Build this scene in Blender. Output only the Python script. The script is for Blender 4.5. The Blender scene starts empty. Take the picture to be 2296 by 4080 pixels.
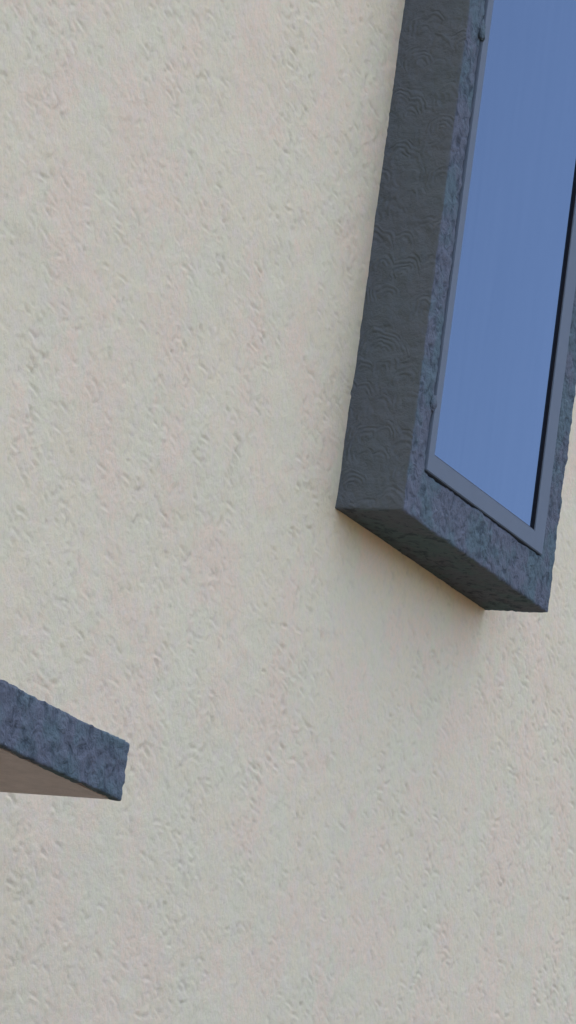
import bpy, bmesh, math, random
from mathutils import Vector, Matrix, noise

S = bpy.context.scene
C = S.collection
R = math.radians

# ------------------------------------------------------------------ camera
cam_d = bpy.data.cameras.new("camera")
cam = bpy.data.objects.new("camera", cam_d); C.objects.link(cam)
rt = Vector((0.3863931, -0.9126486, 0.1333153))
up = Vector((-0.2553719, 0.0330311, 0.9662785))
bk = Vector((-0.8862762, -0.4074083, -0.2203018))
m = Matrix((rt, up, bk)).transposed().to_4x4()
m.translation = Vector((-10.59218, -4.72568, 1.60156))
cam.matrix_world = m
cam_d.sensor_fit = 'VERTICAL'; cam_d.sensor_height = 36.0; cam_d.lens = 150.834
cam_d.clip_start = 0.1; cam_d.clip_end = 4000
S.camera = cam
S.render.resolution_x, S.render.resolution_y = 576, 1024

# ------------------------------------------------------------------ sky and sun (the sun stands behind the building)
SUN_EL, SUN_AZ = 60.0, 85.0          # azimuth counted from +x towards +y
sd = Vector((math.cos(R(SUN_EL)) * math.cos(R(SUN_AZ)), math.cos(R(SUN_EL)) * math.sin(R(SUN_AZ)), math.sin(R(SUN_EL))))
w = bpy.data.worlds.new("World"); S.world = w; w.use_nodes = True
wn = w.node_tree.nodes; wl = w.node_tree.links
sky = wn.new('ShaderNodeTexSky'); sky.sky_type = 'NISHITA'; sky.sun_disc = False
sky.sun_elevation = R(SUN_EL); sky.sun_rotation = R(90.0 - SUN_AZ)
sky.air_density = 0.35; sky.dust_density = 5.0; sky.ozone_density = 0.0
wl.new(sky.outputs[0], wn['Background'].inputs[0]); wn['Background'].inputs[1].default_value = 0.15
sun_d = bpy.data.lights.new("sun", 'SUN'); sun_d.energy = 2.0; sun_d.angle = R(0.53); sun_d.color = (1.0, 0.94, 0.85)
sun = bpy.data.objects.new("sun", sun_d); C.objects.link(sun)
sun.rotation_euler = sd.to_track_quat('Z', 'Y').to_euler(); sun.location = (0, 20, 30)

S.view_settings.view_transform = 'Standard'; S.view_settings.look = 'None'
S.view_settings.exposure = 2.80; S.view_settings.gamma = 1.0
S.render.engine = 'CYCLES'; S.cycles.max_bounces = 5; S.cycles.diffuse_bounces = 4

# ------------------------------------------------------------------ material helpers
class NT:
    def __init__(s, name):
        s.m = bpy.data.materials.new(name); s.m.use_nodes = True
        s.t = s.m.node_tree; s.b = s.t.nodes['Principled BSDF']
    def n(s, kind, **kw):
        o = s.t.nodes.new(kind)
        for k, v in kw.items(): setattr(o, k, v)
        return o
    def put(s, sock, v):
        if isinstance(v, bpy.types.NodeSocket): s.t.links.new(v, sock)
        else: sock.default_value = v
    def math(s, op, a, b=None, c=None, clamp=False):
        o = s.n('ShaderNodeMath', operation=op); o.use_clamp = clamp
        for i, v in enumerate((a, b, c)):
            if v is not None: s.put(o.inputs[i], v)
        return o.outputs[0]
    def vmath(s, op, a, b=None, out=0):
        o = s.n('ShaderNodeVectorMath', operation=op)
        s.put(o.inputs[0], a)
        if b is not None: s.put(o.inputs[1], b)
        return o.outputs[out]
    def coord(s): return s.n('ShaderNodeTexCoord').outputs['Object']
    def noise(s, v, scale, detail=4, rough=0.55, dist=0.0, out='Fac'):
        o = s.n('ShaderNodeTexNoise'); s.put(o.inputs['Vector'], v)
        o.inputs['Scale'].default_value = scale; o.inputs['Detail'].default_value = detail
        o.inputs['Roughness'].default_value = rough; o.inputs['Distortion'].default_value = dist
        return o.outputs[out]
    def smooth(s, v, a, b, lo=0.0, hi=1.0):
        o = s.n('ShaderNodeMapRange', interpolation_type='SMOOTHSTEP'); s.put(o.inputs['Value'], v)
        for k, x in zip(('From Min', 'From Max', 'To Min', 'To Max'), (a, b, lo, hi)): o.inputs[k].default_value = x
        return o.outputs['Result']
    def mix(s, f, a, b):
        o = s.n('ShaderNodeMix', data_type='RGBA'); s.put(o.inputs[0], f)
        for i, v in ((6, a), (7, b)): s.put(o.inputs[i], v if isinstance(v, bpy.types.NodeSocket) else (*v, 1.0))
        return o.outputs[2]
    def bump(s, h, strength, dist, normal=None):
        o = s.n('ShaderNodeBump'); o.inputs['Strength'].default_value = strength; o.inputs['Distance'].default_value = dist
        s.put(o.inputs['Height'], h)
        if normal is not None: s.put(o.inputs['Normal'], normal)
        return o.outputs[0]
    def warped(s, v, scale, amt):
        c = s.vmath('SUBTRACT', s.noise(v, scale, 2, out='Color'), (0.5, 0.5, 0.5))
        sc = s.n('ShaderNodeVectorMath', operation='SCALE'); s.put(sc.inputs[0], c); sc.inputs['Scale'].default_value = amt
        return s.vmath('ADD', v, sc.outputs[0])
    def cells(s, v, scale, rnd=1.0):
        """distance from the nearest cell centre (in cells), local offset and a random value of that cell"""
        o = s.n('ShaderNodeTexVoronoi', feature='F1'); s.put(o.inputs['Vector'], v)
        o.inputs['Scale'].default_value = scale; o.inputs['Randomness'].default_value = rnd
        return o.outputs['Distance'], s.vmath('SUBTRACT', v, o.outputs['Position']), o.outputs['Color']

def plane_vec(N, v, ax='y', sx=1.0, sz=1.0):
    """flatten the object coordinates onto the plane that faces along ax"""
    sp = N.n('ShaderNodeSeparateXYZ'); N.put(sp.inputs[0], v)
    cb = N.n('ShaderNodeCombineXYZ')
    a = {'y': (0, 2), 'x': (1, 2), 'z': (0, 1)}[ax]
    N.put(cb.inputs[0], N.math('MULTIPLY', sp.outputs[a[0]], sx)); N.put(cb.inputs[1], N.math('MULTIPLY', sp.outputs[a[1]], sz))
    return cb.outputs[0]

def wall_material():
    N = NT('cream_stucco'); p = N.coord()
    h = N.math('ADD', N.math('MULTIPLY', N.noise(p, 55.0, 3, 0.6), 1.0), N.math('MULTIPLY', N.noise(p, 240.0, 2, 0.6), 0.35))
    N.put(N.b.inputs['Normal'], N.bump(h, 0.5, 0.005))
    # coat colour: cream lime render with faint pinkish, greenish and lilac clouds
    cl = N.n('ShaderNodeSeparateColor'); N.put(cl.inputs[0], N.noise(p, 4.2, 5, 0.68, out='Color'))
    a = N.mix(N.smooth(cl.outputs[0], 0.38, 0.62), WALL_A, WALL_B)
    b = N.mix(N.smooth(cl.outputs[1], 0.46, 0.62), a, WALL_C)
    c = N.mix(N.math('MULTIPLY', N.smooth(N.noise(p, 19.0, 3, 0.6), 0.42, 0.70), 0.5), b, WALL_D)
    mt = N.n('ShaderNodeSeparateColor'); N.put(mt.inputs[0], N.noise(p, 62.0, 3, 0.7, out='Color'))
    c = N.mix(N.math('MULTIPLY', N.smooth(mt.outputs[0], 0.40, 0.70), 0.55), c, (0.70, 0.65, 0.425))
    c = N.mix(N.math('MULTIPLY', N.smooth(mt.outputs[1], 0.50, 0.72), 0.45), c, (0.79, 0.675, 0.525))
    shd = N.n('ShaderNodeAttribute', attribute_name='nick_shade').outputs['Fac']
    c = N.mix(N.math('MULTIPLY', shd, 0.24), c, (0.30, 0.25, 0.18))  # shading of nicks and pits painted into the coat colour
    N.put(N.b.inputs['Base Color'], c)
    N.b.inputs['Roughness'].default_value = 0.92; N.b.inputs['Specular IOR Level'].default_value = 0.2
    return N.m

def slate_material(name='slate_blue_render', ax='y', rings=0.5, coarse=1.0, blotch=1.0):
    """thick dark blue-grey painted render; rings = strength of the fan-like comb strokes"""
    N = NT(name); v = N.coord(); p = plane_vec(N, v, ax)
    pw = N.warped(p, 14.0, 0.045)
    d, loc, col = N.cells(pw, 12.0, 1.0)
    rr = N.math('SINE', N.math('MULTIPLY', d, 38.0))
    sep = N.n('ShaderNodeSeparateColor'); N.put(sep.inputs[0], col)
    dot = N.vmath('DOT_PRODUCT', N.vmath('NORMALIZE', loc), (0.25, 0.96, 0), out=1)
    fan = N.math('MULTIPLY', N.smooth(dot, -0.5, 0.2), N.smooth(N.noise(p, 17.0, 2), 0.28, 0.5))
    comb = N.math('MULTIPLY', N.math('MULTIPLY', rr, fan), rings)
    lump = N.noise(v, 30.0, 4, 0.62, 0.6)
    h = N.math('ADD', N.math('MULTIPLY', lump, 1.3 * coarse), N.math('MULTIPLY', comb, 0.13))
    h = N.math('ADD', h, N.math('MULTIPLY', N.noise(v, 110.0, 3, 0.65), 0.45))
    N.put(N.b.inputs['Normal'], N.bump(h, 0.8, 0.010))
    a = N.mix(N.smooth(N.noise(v, 7.0, 3, 0.6), 0.40, 0.60), SLATE_TEAL, SLATE_MAUVE)
    a = N.mix(blotch, SLATE_SHADED, a)
    b = N.mix(N.math('MULTIPLY', N.smooth(lump, 0.52, 0.34), 0.68 * blotch), a, SLATE_DARK)
    N.put(N.b.inputs['Base Color'], b)
    N.b.inputs['Roughness'].default_value = 0.95; N.b.inputs['Specular IOR Level'].default_value = 0.06
    return N.m

def plain(name, col, rough, spec=0.5, metal=0.0, var=0.12, scale=30.0, bump=0.0):
    N = NT(name); v = N.coord()
    f = N.noise(v, scale, 4, 0.6)
    N.put(N.b.inputs['Base Color'], N.mix(f, tuple(x * (1 - var) for x in col), tuple(min(1, x * (1 + var)) for x in col)))
    N.b.inputs['Roughness'].default_value = rough; N.b.inputs['Specular IOR Level'].default_value = spec
    N.b.inputs['Metallic'].default_value = metal
    if bump: N.put(N.b.inputs['Normal'], N.bump(N.noise(v, scale * 6, 4), bump, 0.004))
    return N.m

WALL_A, WALL_B, WALL_C, WALL_D = (0.805, 0.70, 0.44), (0.765, 0.715, 0.455), (0.835, 0.675, 0.445), (0.785, 0.68, 0.515)
SLATE_TEAL, SLATE_MAUVE, SLATE_DARK, SLATE_SHADED = (0.118, 0.164, 0.170), (0.138, 0.154, 0.172), (0.052, 0.066, 0.076), (0.112, 0.124, 0.120)

M = {}
M['wall'] = wall_material()
M['slate'] = slate_material('slate_blue_render', 'y', 0.55, 1.1, 1.0)
M['slate_side'] = slate_material('slate_blue_combed_render_shaded', 'x', 1.0, 0.12, 0.12)  # same paint as the front; the cheeks' shade is put in as a duller grey
M['frame'] = plain('grey_blue_lacquered_frame', (0.142, 0.176, 0.198), 0.7, 0.15, 0.0, 0.05, 12.0)
M['gasket'] = plain('black_rubber', (0.006, 0.006, 0.008), 0.6, 0.3, 0.0, 0.2)
M['soffit'] = plain('cream_soffit_paint', (0.66, 0.565, 0.52), 0.95, 0.1, 0.0, 0.22, 26.0, 1.0)
M['roof'] = plain('roof_membrane', (0.22, 0.21, 0.20), 0.9, 0.2)
M['ground'] = plain('asphalt_yard', (0.034, 0.027, 0.021), 0.9, 0.2, 0.0, 0.15, 2.0, 0.3)

def glass_material():
    N = NT('reflective_window_glass')
    v = N.coord()
    mp = N.n('ShaderNodeMapping'); N.put(mp.inputs[0], v); mp.inputs['Scale'].default_value = (14.0, 1.0, 0.9)
    film = N.noise(mp.outputs[0], 3.0, 4, 0.6)                      # faint run marks of dried rain
    N.t.nodes.remove(N.b)
    body = N.n('ShaderNodeBsdfDiffuse'); N.put(body.inputs['Color'], N.mix(film, (0.000, 0.001, 0.003), (0.034, 0.042, 0.052)))
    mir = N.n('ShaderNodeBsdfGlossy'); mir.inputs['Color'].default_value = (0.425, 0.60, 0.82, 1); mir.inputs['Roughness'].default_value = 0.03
    fr = N.n('ShaderNodeFresnel'); fr.inputs['IOR'].default_value = 2.0
    mx = N.n('ShaderNodeMixShader'); N.put(mx.inputs[0], fr.outputs[0]); N.put(mx.inputs[1], body.outputs[0]); N.put(mx.inputs[2], mir.outputs[0])
    N.put(N.t.nodes['Material Output'].inputs['Surface'], mx.outputs[0])
    return N.m
M['glass'] = glass_material()

# ------------------------------------------------------------------ mesh helpers
def link(name, me, mat, parent=None, smooth=False):
    o = bpy.data.objects.new(name, me); C.objects.link(o)
    for x in (mat if isinstance(mat, (list, tuple)) else [mat]): me.materials.append(x)
    if smooth: me.polygons.foreach_set('use_smooth', [True] * len(me.polygons))
    if parent is not None: o.parent = parent
    return o

def from_bm(bm, name):
    me = bpy.data.meshes.new(name); bm.to_mesh(me); bm.free(); return me

def add_box(bm, a, b):
    vs = [bm.verts.new((x, y, z)) for x in (a[0], b[0]) for y in (a[1], b[1]) for z in (a[2], b[2])]
    for f in ((0, 1, 3, 2), (4, 6, 7, 5), (0, 4, 5, 1), (2, 3, 7, 6), (0, 2, 6, 4), (1, 5, 7, 3)):
        bm.faces.new([vs[i] for i in f])

def box_mesh(name, a, b, bevel=0.0):
    bm = bmesh.new(); add_box(bm, a, b)
    bmesh.ops.recalc_face_normals(bm, faces=bm.faces)
    if bevel: bmesh.ops.bevel(bm, geom=bm.edges[:], offset=bevel, segments=2, affect='EDGES')
    return from_bm(bm, name)

def grid(bm, o, u, v, step, flip=False, mat=0):
    o, u, v = Vector(o), Vector(u), Vector(v)
    nu = max(1, round(u.length / step)); nv = max(1, round(v.length / step))
    vs = [[bm.verts.new(o + u * (i / nu) + v * (j / nv)) for j in range(nv + 1)] for i in range(nu + 1)]
    for i in range(nu):
        for j in range(nv):
            q = [vs[i][j], vs[i + 1][j], vs[i + 1][j + 1], vs[i][j + 1]]
            f = bm.faces.new(q[::-1] if flip else q); f.material_index = mat

def lat(a, b, step):
    n = max(1, round(abs(b - a) / step)); return [a + (b - a) * i / n for i in range(n + 1)]
def joinl(*ls):
    o = list(ls[0])
    for l in ls[1:]: o += l[1:]
    return o
def sheet(bm, us, vs, fn, flip=False, mat=0):
    g = [[bm.verts.new(fn(u, v)) for v in vs] for u in us]
    for i in range(len(us) - 1):
        for j in range(len(vs) - 1):
            q = [g[i][j], g[i + 1][j], g[i + 1][j + 1], g[i][j + 1]]
            bm.faces.new(q[::-1] if flip else q).material_index = mat

def roughen(bm, step, big, small, rounds, keep=lambda co: False, seed=0.0):
    """weld the sheets into one skin, soften the arrises, then make the hand-laid render uneven"""
    bmesh.ops.remove_doubles(bm, verts=bm.verts, dist=step * 0.3)
    bmesh.ops.recalc_face_normals(bm, faces=bm.faces)
    mv = [x for x in bm.verts if not keep(x.co)]
    for _ in range(rounds):
        bmesh.ops.smooth_vert(bm, verts=mv, factor=0.5, use_axis_x=True, use_axis_y=True, use_axis_z=True)
    bm.normal_update()
    off = Vector((seed, seed * 1.7, -seed))
    for x in mv:
        c = x.co + off
        d = noise.noise(c * 9.0) * big + noise.noise(c * 34.0) * small + noise.noise(c * 85.0) * small * 0.6
        t = noise.noise_vector(c * 40.0) * small * 0.5
        x.co += x.normal * d + t

# ------------------------------------------------------------------ ground
bm = bmesh.new(); grid(bm, (-1500, -1500, 0), (3000, 0, 0), (0, 3000, 0), 300)
gr = link('ground', from_bm(bm, 'ground'), M['ground']); gr['kind'] = 'structure'

# ------------------------------------------------------------------ building
WX0, WX1, TOP = -13.0, 9.0, 8.6
house = bpy.data.objects.new('building', None); C.objects.link(house); house.location = (0, 0, 0)
house['label'] = 'cream stuccoed building wall carrying a dark boxed window and a slate-edged canopy'
house['category'] = 'building'

# window geometry (metres; the wall face is y = 0, outwards is -y)
Z0, D, W_, HT = 4.25, 0.2024, 1.2, 2.15         # underside height, projection, width and height of the surround
FY = -D                                          # front face of the surround
OX0, OX1, OZ0, OZ1 = 0.112, 1.085, Z0 + 0.145, Z0 + HT - 0.14   # opening in the surround

import numpy as np
rng = np.random.default_rng(11)
hx0, hx1, hz0, hz1 = 0.06, W_ - 0.06, Z0 + 0.06, Z0 + HT - 0.06
def fine(lo, hi, step, stops, outer):
    c = list(outer[0])
    pts = [lo] + sorted(stops) + [hi]
    for p, q in zip(pts, pts[1:]):
        n = max(1, round((q - p) / step)); c += [p + (q - p) * i / n for i in range(n)]
    return np.array(c + [hi] + list(outer[1]))
PX0, PX1, PZ0, PZ1 = -4.0, 5.2, 2.0, 6.9          # the stretch of wall whose trowel marks can be seen
gx = fine(PX0, PX1, 0.0095, [hx0, hx1], ([WX0], [WX1]))
gz = fine(PZ0, PZ1, 0.0043, [hz0, hz1], ([-0.3], [TOP]))
GXX, GZZ = np.meshgrid(gx, gz, indexing='ij')
relief = np.zeros_like(GXX)
AX = 1.6                                              # the laps are wider than they are tall
nick_shade = np.zeros_like(GXX)
def stroke(cx, cz, rad, a0, a1, wid, dep):
    """one trowel lap: a curved nick with a slightly raised lip on its inner side"""
    m_ = rad + 3 * wid
    i0, i1 = np.searchsorted(gx, (cx - m_ * AX, cx + m_ * AX)); j0, j1 = np.searchsorted(gz, (cz - m_, cz + m_))
    if i1 - i0 < 2 or j1 - j0 < 2: return
    dx = (GXX[i0:i1, j0:j1] - cx) / AX; dz = GZZ[i0:i1, j0:j1] - cz
    r = np.hypot(dx, dz); th = np.arctan2(dz, dx)
    t = (th - a0) / (a1 - a0)
    e = np.clip(np.minimum(t, 1 - t) / 0.35, 0, 1); e = e * e * (3 - 2 * e)
    s_ = (r - rad) / wid
    relief[i0:i1, j0:j1] += e * dep * (-np.exp(-s_ ** 2) + 0.5 * np.exp(-((s_ + 2.0) / 1.3) ** 2))
    nick_shade[i0:i1, j0:j1] += e * (dep / 0.0045) * np.exp(-(s_ * 1.15) ** 2)
def patchy(x, z):
    return noise.noise(Vector((x * 1.1, z * 1.1, 4.0))) * 0.7 + noise.noise(Vector((x * 3.1, z * 3.1, 9.0))) * 0.5
def streaky(x, z):                                    # the floated coat runs in loose upright swathes
    return noise.noise(Vector((x * 3.4, z * 0.9, 2.0))) * 0.8 + noise.noise(Vector((x * 5.1, z * 3.1, 9.0))) * 0.55
for k in range(62000):
    x, z = rng.uniform(PX0 + .1, PX1 - .1), rng.uniform(PZ0 + .1, PZ1 - .1)
    f = streaky(x, z)
    if rng.random() > 0.58 + 0.80 * f: continue
    mid = rng.normal(0.50, 0.60); rad = rng.uniform(0.010, 0.034); half = min(rng.uniform(0.35, 1.15), 0.026 / rad)
    stroke(x, z, rad, mid - half, mid + half, rng.uniform(0.0034, 0.0052), rng.uniform(0.15, 1.0) ** 1.9 * 0.0033 * (0.8 + 0.5 * f))
for k in range(900):                                 # small open pits
    x, z = rng.uniform(PX0 + .1, PX1 - .1), rng.uniform(PZ0 + .1, PZ1 - .1)
    sx = rng.uniform(0.005, 0.009); dep = rng.uniform(0.0006, 0.0026)
    i0, i1 = np.searchsorted(gx, (x - .04, x + .04)); j0, j1 = np.searchsorted(gz, (z - .04, z + .04))
    g_ = np.exp(-((GXX[i0:i1, j0:j1] - x) / sx) ** 2 - ((GZZ[i0:i1, j0:j1] - z) / (sx * 0.7)) ** 2)
    relief[i0:i1, j0:j1] -= dep * g_; nick_shade[i0:i1, j0:j1] += dep / 0.005 * g_
nick_shade = np.clip(nick_shade, 0, 1)                          # painted shade for the nicks and pits, used as a colour mask
# slow unevenness of the hand-floated coat: smooth value noise on a few grids
def value_noise(cell, amp):
    nx, nz = int(10 / cell) + 4, int(6 / cell) + 4
    g = rng.normal(0, 1, (nx, nz))
    u = np.clip((GXX - PX0) / cell, 0, nx - 2.001); v = np.clip((GZZ - PZ0) / cell, 0, nz - 2.001)
    i, j = u.astype(int), v.astype(int); fu, fv = u - i, v - j
    fu = fu * fu * (3 - 2 * fu); fv = fv * fv * (3 - 2 * fv)
    return amp * ((g[i, j] * (1 - fu) + g[i + 1, j] * fu) * (1 - fv) + (g[i, j + 1] * (1 - fu) + g[i + 1, j + 1] * fu) * fv)
relief += value_noise(0.31, 0.0016) + value_noise(0.11, 0.0008) + value_noise(0.037, 0.0005) + value_noise(0.018, 0.00022)
edge = np.minimum(np.minimum(GXX - PX0, PX1 - GXX), np.minimum(GZZ - PZ0, PZ1 - GZZ))
relief *= np.clip(edge / 0.15, 0, 1)
nx, nz = GXX.shape
front = np.stack([GXX, -relief, GZZ], -1).reshape(-1, 3)
ii, jj = np.meshgrid(np.arange(nx - 1), np.arange(nz - 1), indexing='ij')
mx = (GXX[:-1, :-1] + GXX[1:, 1:]) / 2; mz = (GZZ[:-1, :-1] + GZZ[1:, 1:]) / 2
ok = ~((mx > hx0) & (mx < hx1) & (mz > hz0) & (mz < hz1))
i_, j_ = ii[ok], jj[ok]
quads = np.stack([i_ * nz + j_, (i_ + 1) * nz + j_, (i_ + 1) * nz + j_ + 1, i_ * nz + j_ + 1], -1)
# body of the wall behind the coat: outer edges, reveals of the hole, back
nf = len(front); ex = []; eq = []
def ring(x0, x1, z0, z1, inner):
    b = nf + len(ex)
    for y in (0.006, 0.3):
        ex.extend([(x0, y, z0), (x1, y, z0), (x1, y, z1), (x0, y, z1)])
    for k in range(4):
        n_ = (k + 1) % 4; q = (b + k, b + 4 + k, b + 4 + n_, b + n_)
        eq.append(q if not inner else q[::-1])
    return b + 4
ro = ring(WX0, WX1, -0.3, TOP, False); ri = ring(hx0, hx1, hz0, hz1, True)
for k in range(4):
    n_ = (k + 1) % 4; eq.append((ro + n_, ro + k, ri + k, ri + n_))
verts = np.concatenate([front, np.array(ex)]).astype(np.float32); faces = np.concatenate([quads, np.array(eq)]).astype(np.int32)
me = bpy.data.meshes.new('wall')
me.vertices.add(len(verts)); me.vertices.foreach_set('co', verts.ravel())
me.loops.add(faces.size); me.loops.foreach_set('vertex_index', faces.ravel())
me.polygons.add(len(faces)); me.polygons.foreach_set('loop_start', np.arange(0, faces.size, 4, dtype=np.int32))
me.update(calc_edges=True); me.validate()
at = me.attributes.new('nick_shade', 'FLOAT', 'POINT'); at.data.foreach_set('value', np.concatenate([nick_shade.ravel(), np.zeros(len(ex))]).astype(np.float32))
link('wall', me, M['wall'], house, True)
for nm, a, b in (('side_wall', (WX0, 0.302, -0.3), (WX0 + 0.3, 9.7, TOP)), ('side_wall', (WX1 - 0.3, 0.302, -0.3), (WX1, 9.7, TOP)),
                 ('rear_wall', (WX0, 9.702, -0.3), (WX1, 10.0, TOP))):
    link(nm, box_mesh(nm, a, b), M['wall'], house)
link('roof', box_mesh('roof', (WX0 - 0.05, -0.05, TOP + 0.002), (WX1 + 0.05, 10.05, TOP + 0.16), 0.01), M['roof'], house)

# --- the boxed surround: left cheek, front ring, underside, right cheek, top, inner reveals: one skin of render
st = 0.006
bm = bmesh.new()
BACK = 0.012                                     # the render runs a little into the wall
XL, XM, XR = lat(0, OX0, st), lat(OX0, OX1, st), lat(OX1, W_, st); XA = joinl(XL, XM, XR)
ZL, ZM, ZU = lat(Z0, OZ0, st), lat(OZ0, OZ1, st), lat(OZ1, Z0 + HT, st); ZA = joinl(ZL, ZM, ZU)
YA = lat(BACK, FY, st); IN = -0.03; YI = lat(FY, IN, st * 2)
sheet(bm, YA, ZA, lambda y, z: (0, y, z), mat=1)                 # left cheek
sheet(bm, YA, ZA, lambda y, z: (W_, y, z), True, mat=1)          # right cheek
sheet(bm, XA, YA, lambda x, y: (x, y, Z0), True)                 # underside
sheet(bm, XA, YA, lambda x, y: (x, y, Z0 + HT))                  # top
sheet(bm, XL, ZA, lambda x, z: (x, FY, z)); sheet(bm, XR, ZA, lambda x, z: (x, FY, z))
sheet(bm, XM, ZL, lambda x, z: (x, FY, z)); sheet(bm, XM, ZU, lambda x, z: (x, FY, z))
sheet(bm, YI, ZM, lambda y, z: (OX0, y, z)); sheet(bm, YI, ZM, lambda y, z: (OX1, y, z), True)
sheet(bm, XM, YI, lambda x, y: (x, y, OZ0)); sheet(bm, XM, YI, lambda x, y: (x, y, OZ1), True)
roughen(bm, st, 0.0032, 0.0034, 2, keep=lambda c: c.y > -0.006, seed=3.1)
sur = link('window_surround', from_bm(bm, 'window_surround'), [M['slate'], M['slate_side']], house, True)
sur['label'] = 'dark slate-blue rendered box projecting round the tall window'

# --- the window itself: frame > pane, gaskets, mortar dabs
PR = FY - 0.0045                                  # frame front stands a little proud of the render
FX0, FX1, FZ0, FZ1 = OX0 + 0.003, OX1 - 0.004, OZ0 + 0.003, OZ1 - 0.003
GX0, GX1, GZ0, GZ1 = 0.160, 0.994, Z0 + 0.203, FZ1 - 0.06
bm = bmesh.new()
rings = []
for (x0, x1, z0, z1, y) in ((FX0, FX1, FZ0, FZ1, FY + 0.055), (FX0, FX1, FZ0, FZ1, PR), (GX0, GX1, GZ0, GZ1, PR), (GX0, GX1, GZ0, GZ1, FY + 0.055)):
    rings.append([bm.verts.new(c) for c in ((x0, y, z0), (x1, y, z0), (x1, y, z1), (x0, y, z1))])
for k in range(4):
    A_, B_ = rings[k], rings[(k + 1) % 4]
    for q in range(4): bm.faces.new([A_[q], A_[(q + 1) % 4], B_[(q + 1) % 4], B_[q]])
bmesh.ops.recalc_face_normals(bm, faces=bm.faces)
bmesh.ops.bevel(bm, geom=[e for e in bm.edges if e.calc_face_angle(0) > 0.5], offset=0.0022, segments=2, affect='EDGES')
win = link('window', from_bm(bm, 'window'), M['frame'], house)
win['label'] = 'tall window with slim grey-blue frame and glass mirroring blue sky'
GY = PR + 0.0092
link('pane', box_mesh('pane', (GX0 + 0.0005, GY, GZ0 + 0.0005), (GX1 - 0.0005, GY + 0.024, GZ1 - 0.0005)), M['glass'], win)
for a, b in (((GX0, PR + 0.0035, GZ0), (GX0 + 0.003, GY - 0.0003, GZ1)), ((GX1 - 0.003, PR + 0.0025, GZ0), (GX1, GY - 0.0003, GZ1)),
             ((GX0 + 0.0031, PR + 0.0035, GZ0), (GX1 - 0.0031, GY - 0.0003, GZ0 + 0.003)), ((GX0 + 0.0031, PR + 0.0035, GZ1 - 0.003), (GX1 - 0.0031, GY - 0.0003, GZ1))):
    link('gasket', box_mesh('gasket', a, b), M['gasket'], win)

def dab(x, z, sx, sz, seed):
    """a smear of render left on the joint between frame and surround"""
    bm = bmesh.new(); bmesh.ops.create_icosphere(bm, subdivisions=3, radius=1.0)
    for q in bm.verts:
        c = q.co.copy(); n = noise.noise(c * 2.4 + Vector((seed, 0, 0)))
        q.co = Vector((x + c.x * sx * (1 + .5 * n) - 0.5 * sx * c.z, FY - 0.001 + c.y * 0.0085 * (1 + .3 * n), z + c.z * sz * (1 + .7 * n) + 0.012 * c.x))
    return link('mortar_dab', from_bm(bm, 'mortar_dab'), M['slate'], sur, True)
dab(OX0 - 0.004, Z0 + 0.34, 0.017, 0.022, 1.0)
dab(OX0 - 0.004, Z0 + 1.44, 0.017, 0.026, 5.0)

# --- canopy lower on the wall: cream slab with a slate render fascia
CX0, CX1, CY, CZ, CH = -5.0, -2.176, -0.5524, 3.022, 0.131
slab = link('canopy', box_mesh('canopy', (CX0 + 0.012, CY + 0.020, CZ + 0.001), (CX1 - 0.006, 0.05, CZ + CH - 0.012), 0.004), M['soffit'], house)
slab['label'] = 'flat canopy slab with cream underside and dark slate front edge'
bm = bmesh.new()
th = 0.020
FXs, FZs, FYs = lat(CX0, CX1, 0.006), lat(CZ, CZ + CH, 0.006), lat(CY, CY + th, 0.006)
for y, fl in ((CY, False), (CY + th, True)): sheet(bm, FXs, FZs, lambda x, z: (x, y, z), fl)
for z, fl in ((CZ, True), (CZ + CH, False)): sheet(bm, FXs, FYs, lambda x, y: (x, y, z), fl)
for x, fl in ((CX0, False), (CX1, True)): sheet(bm, FYs, FZs, lambda y, z: (x, y, z), fl)
roughen(bm, 0.006, 0.0032, 0.0040, 1, keep=lambda c: False, seed=8.4)
link('fascia', from_bm(bm, 'fascia'), M['slate'], slab, True)
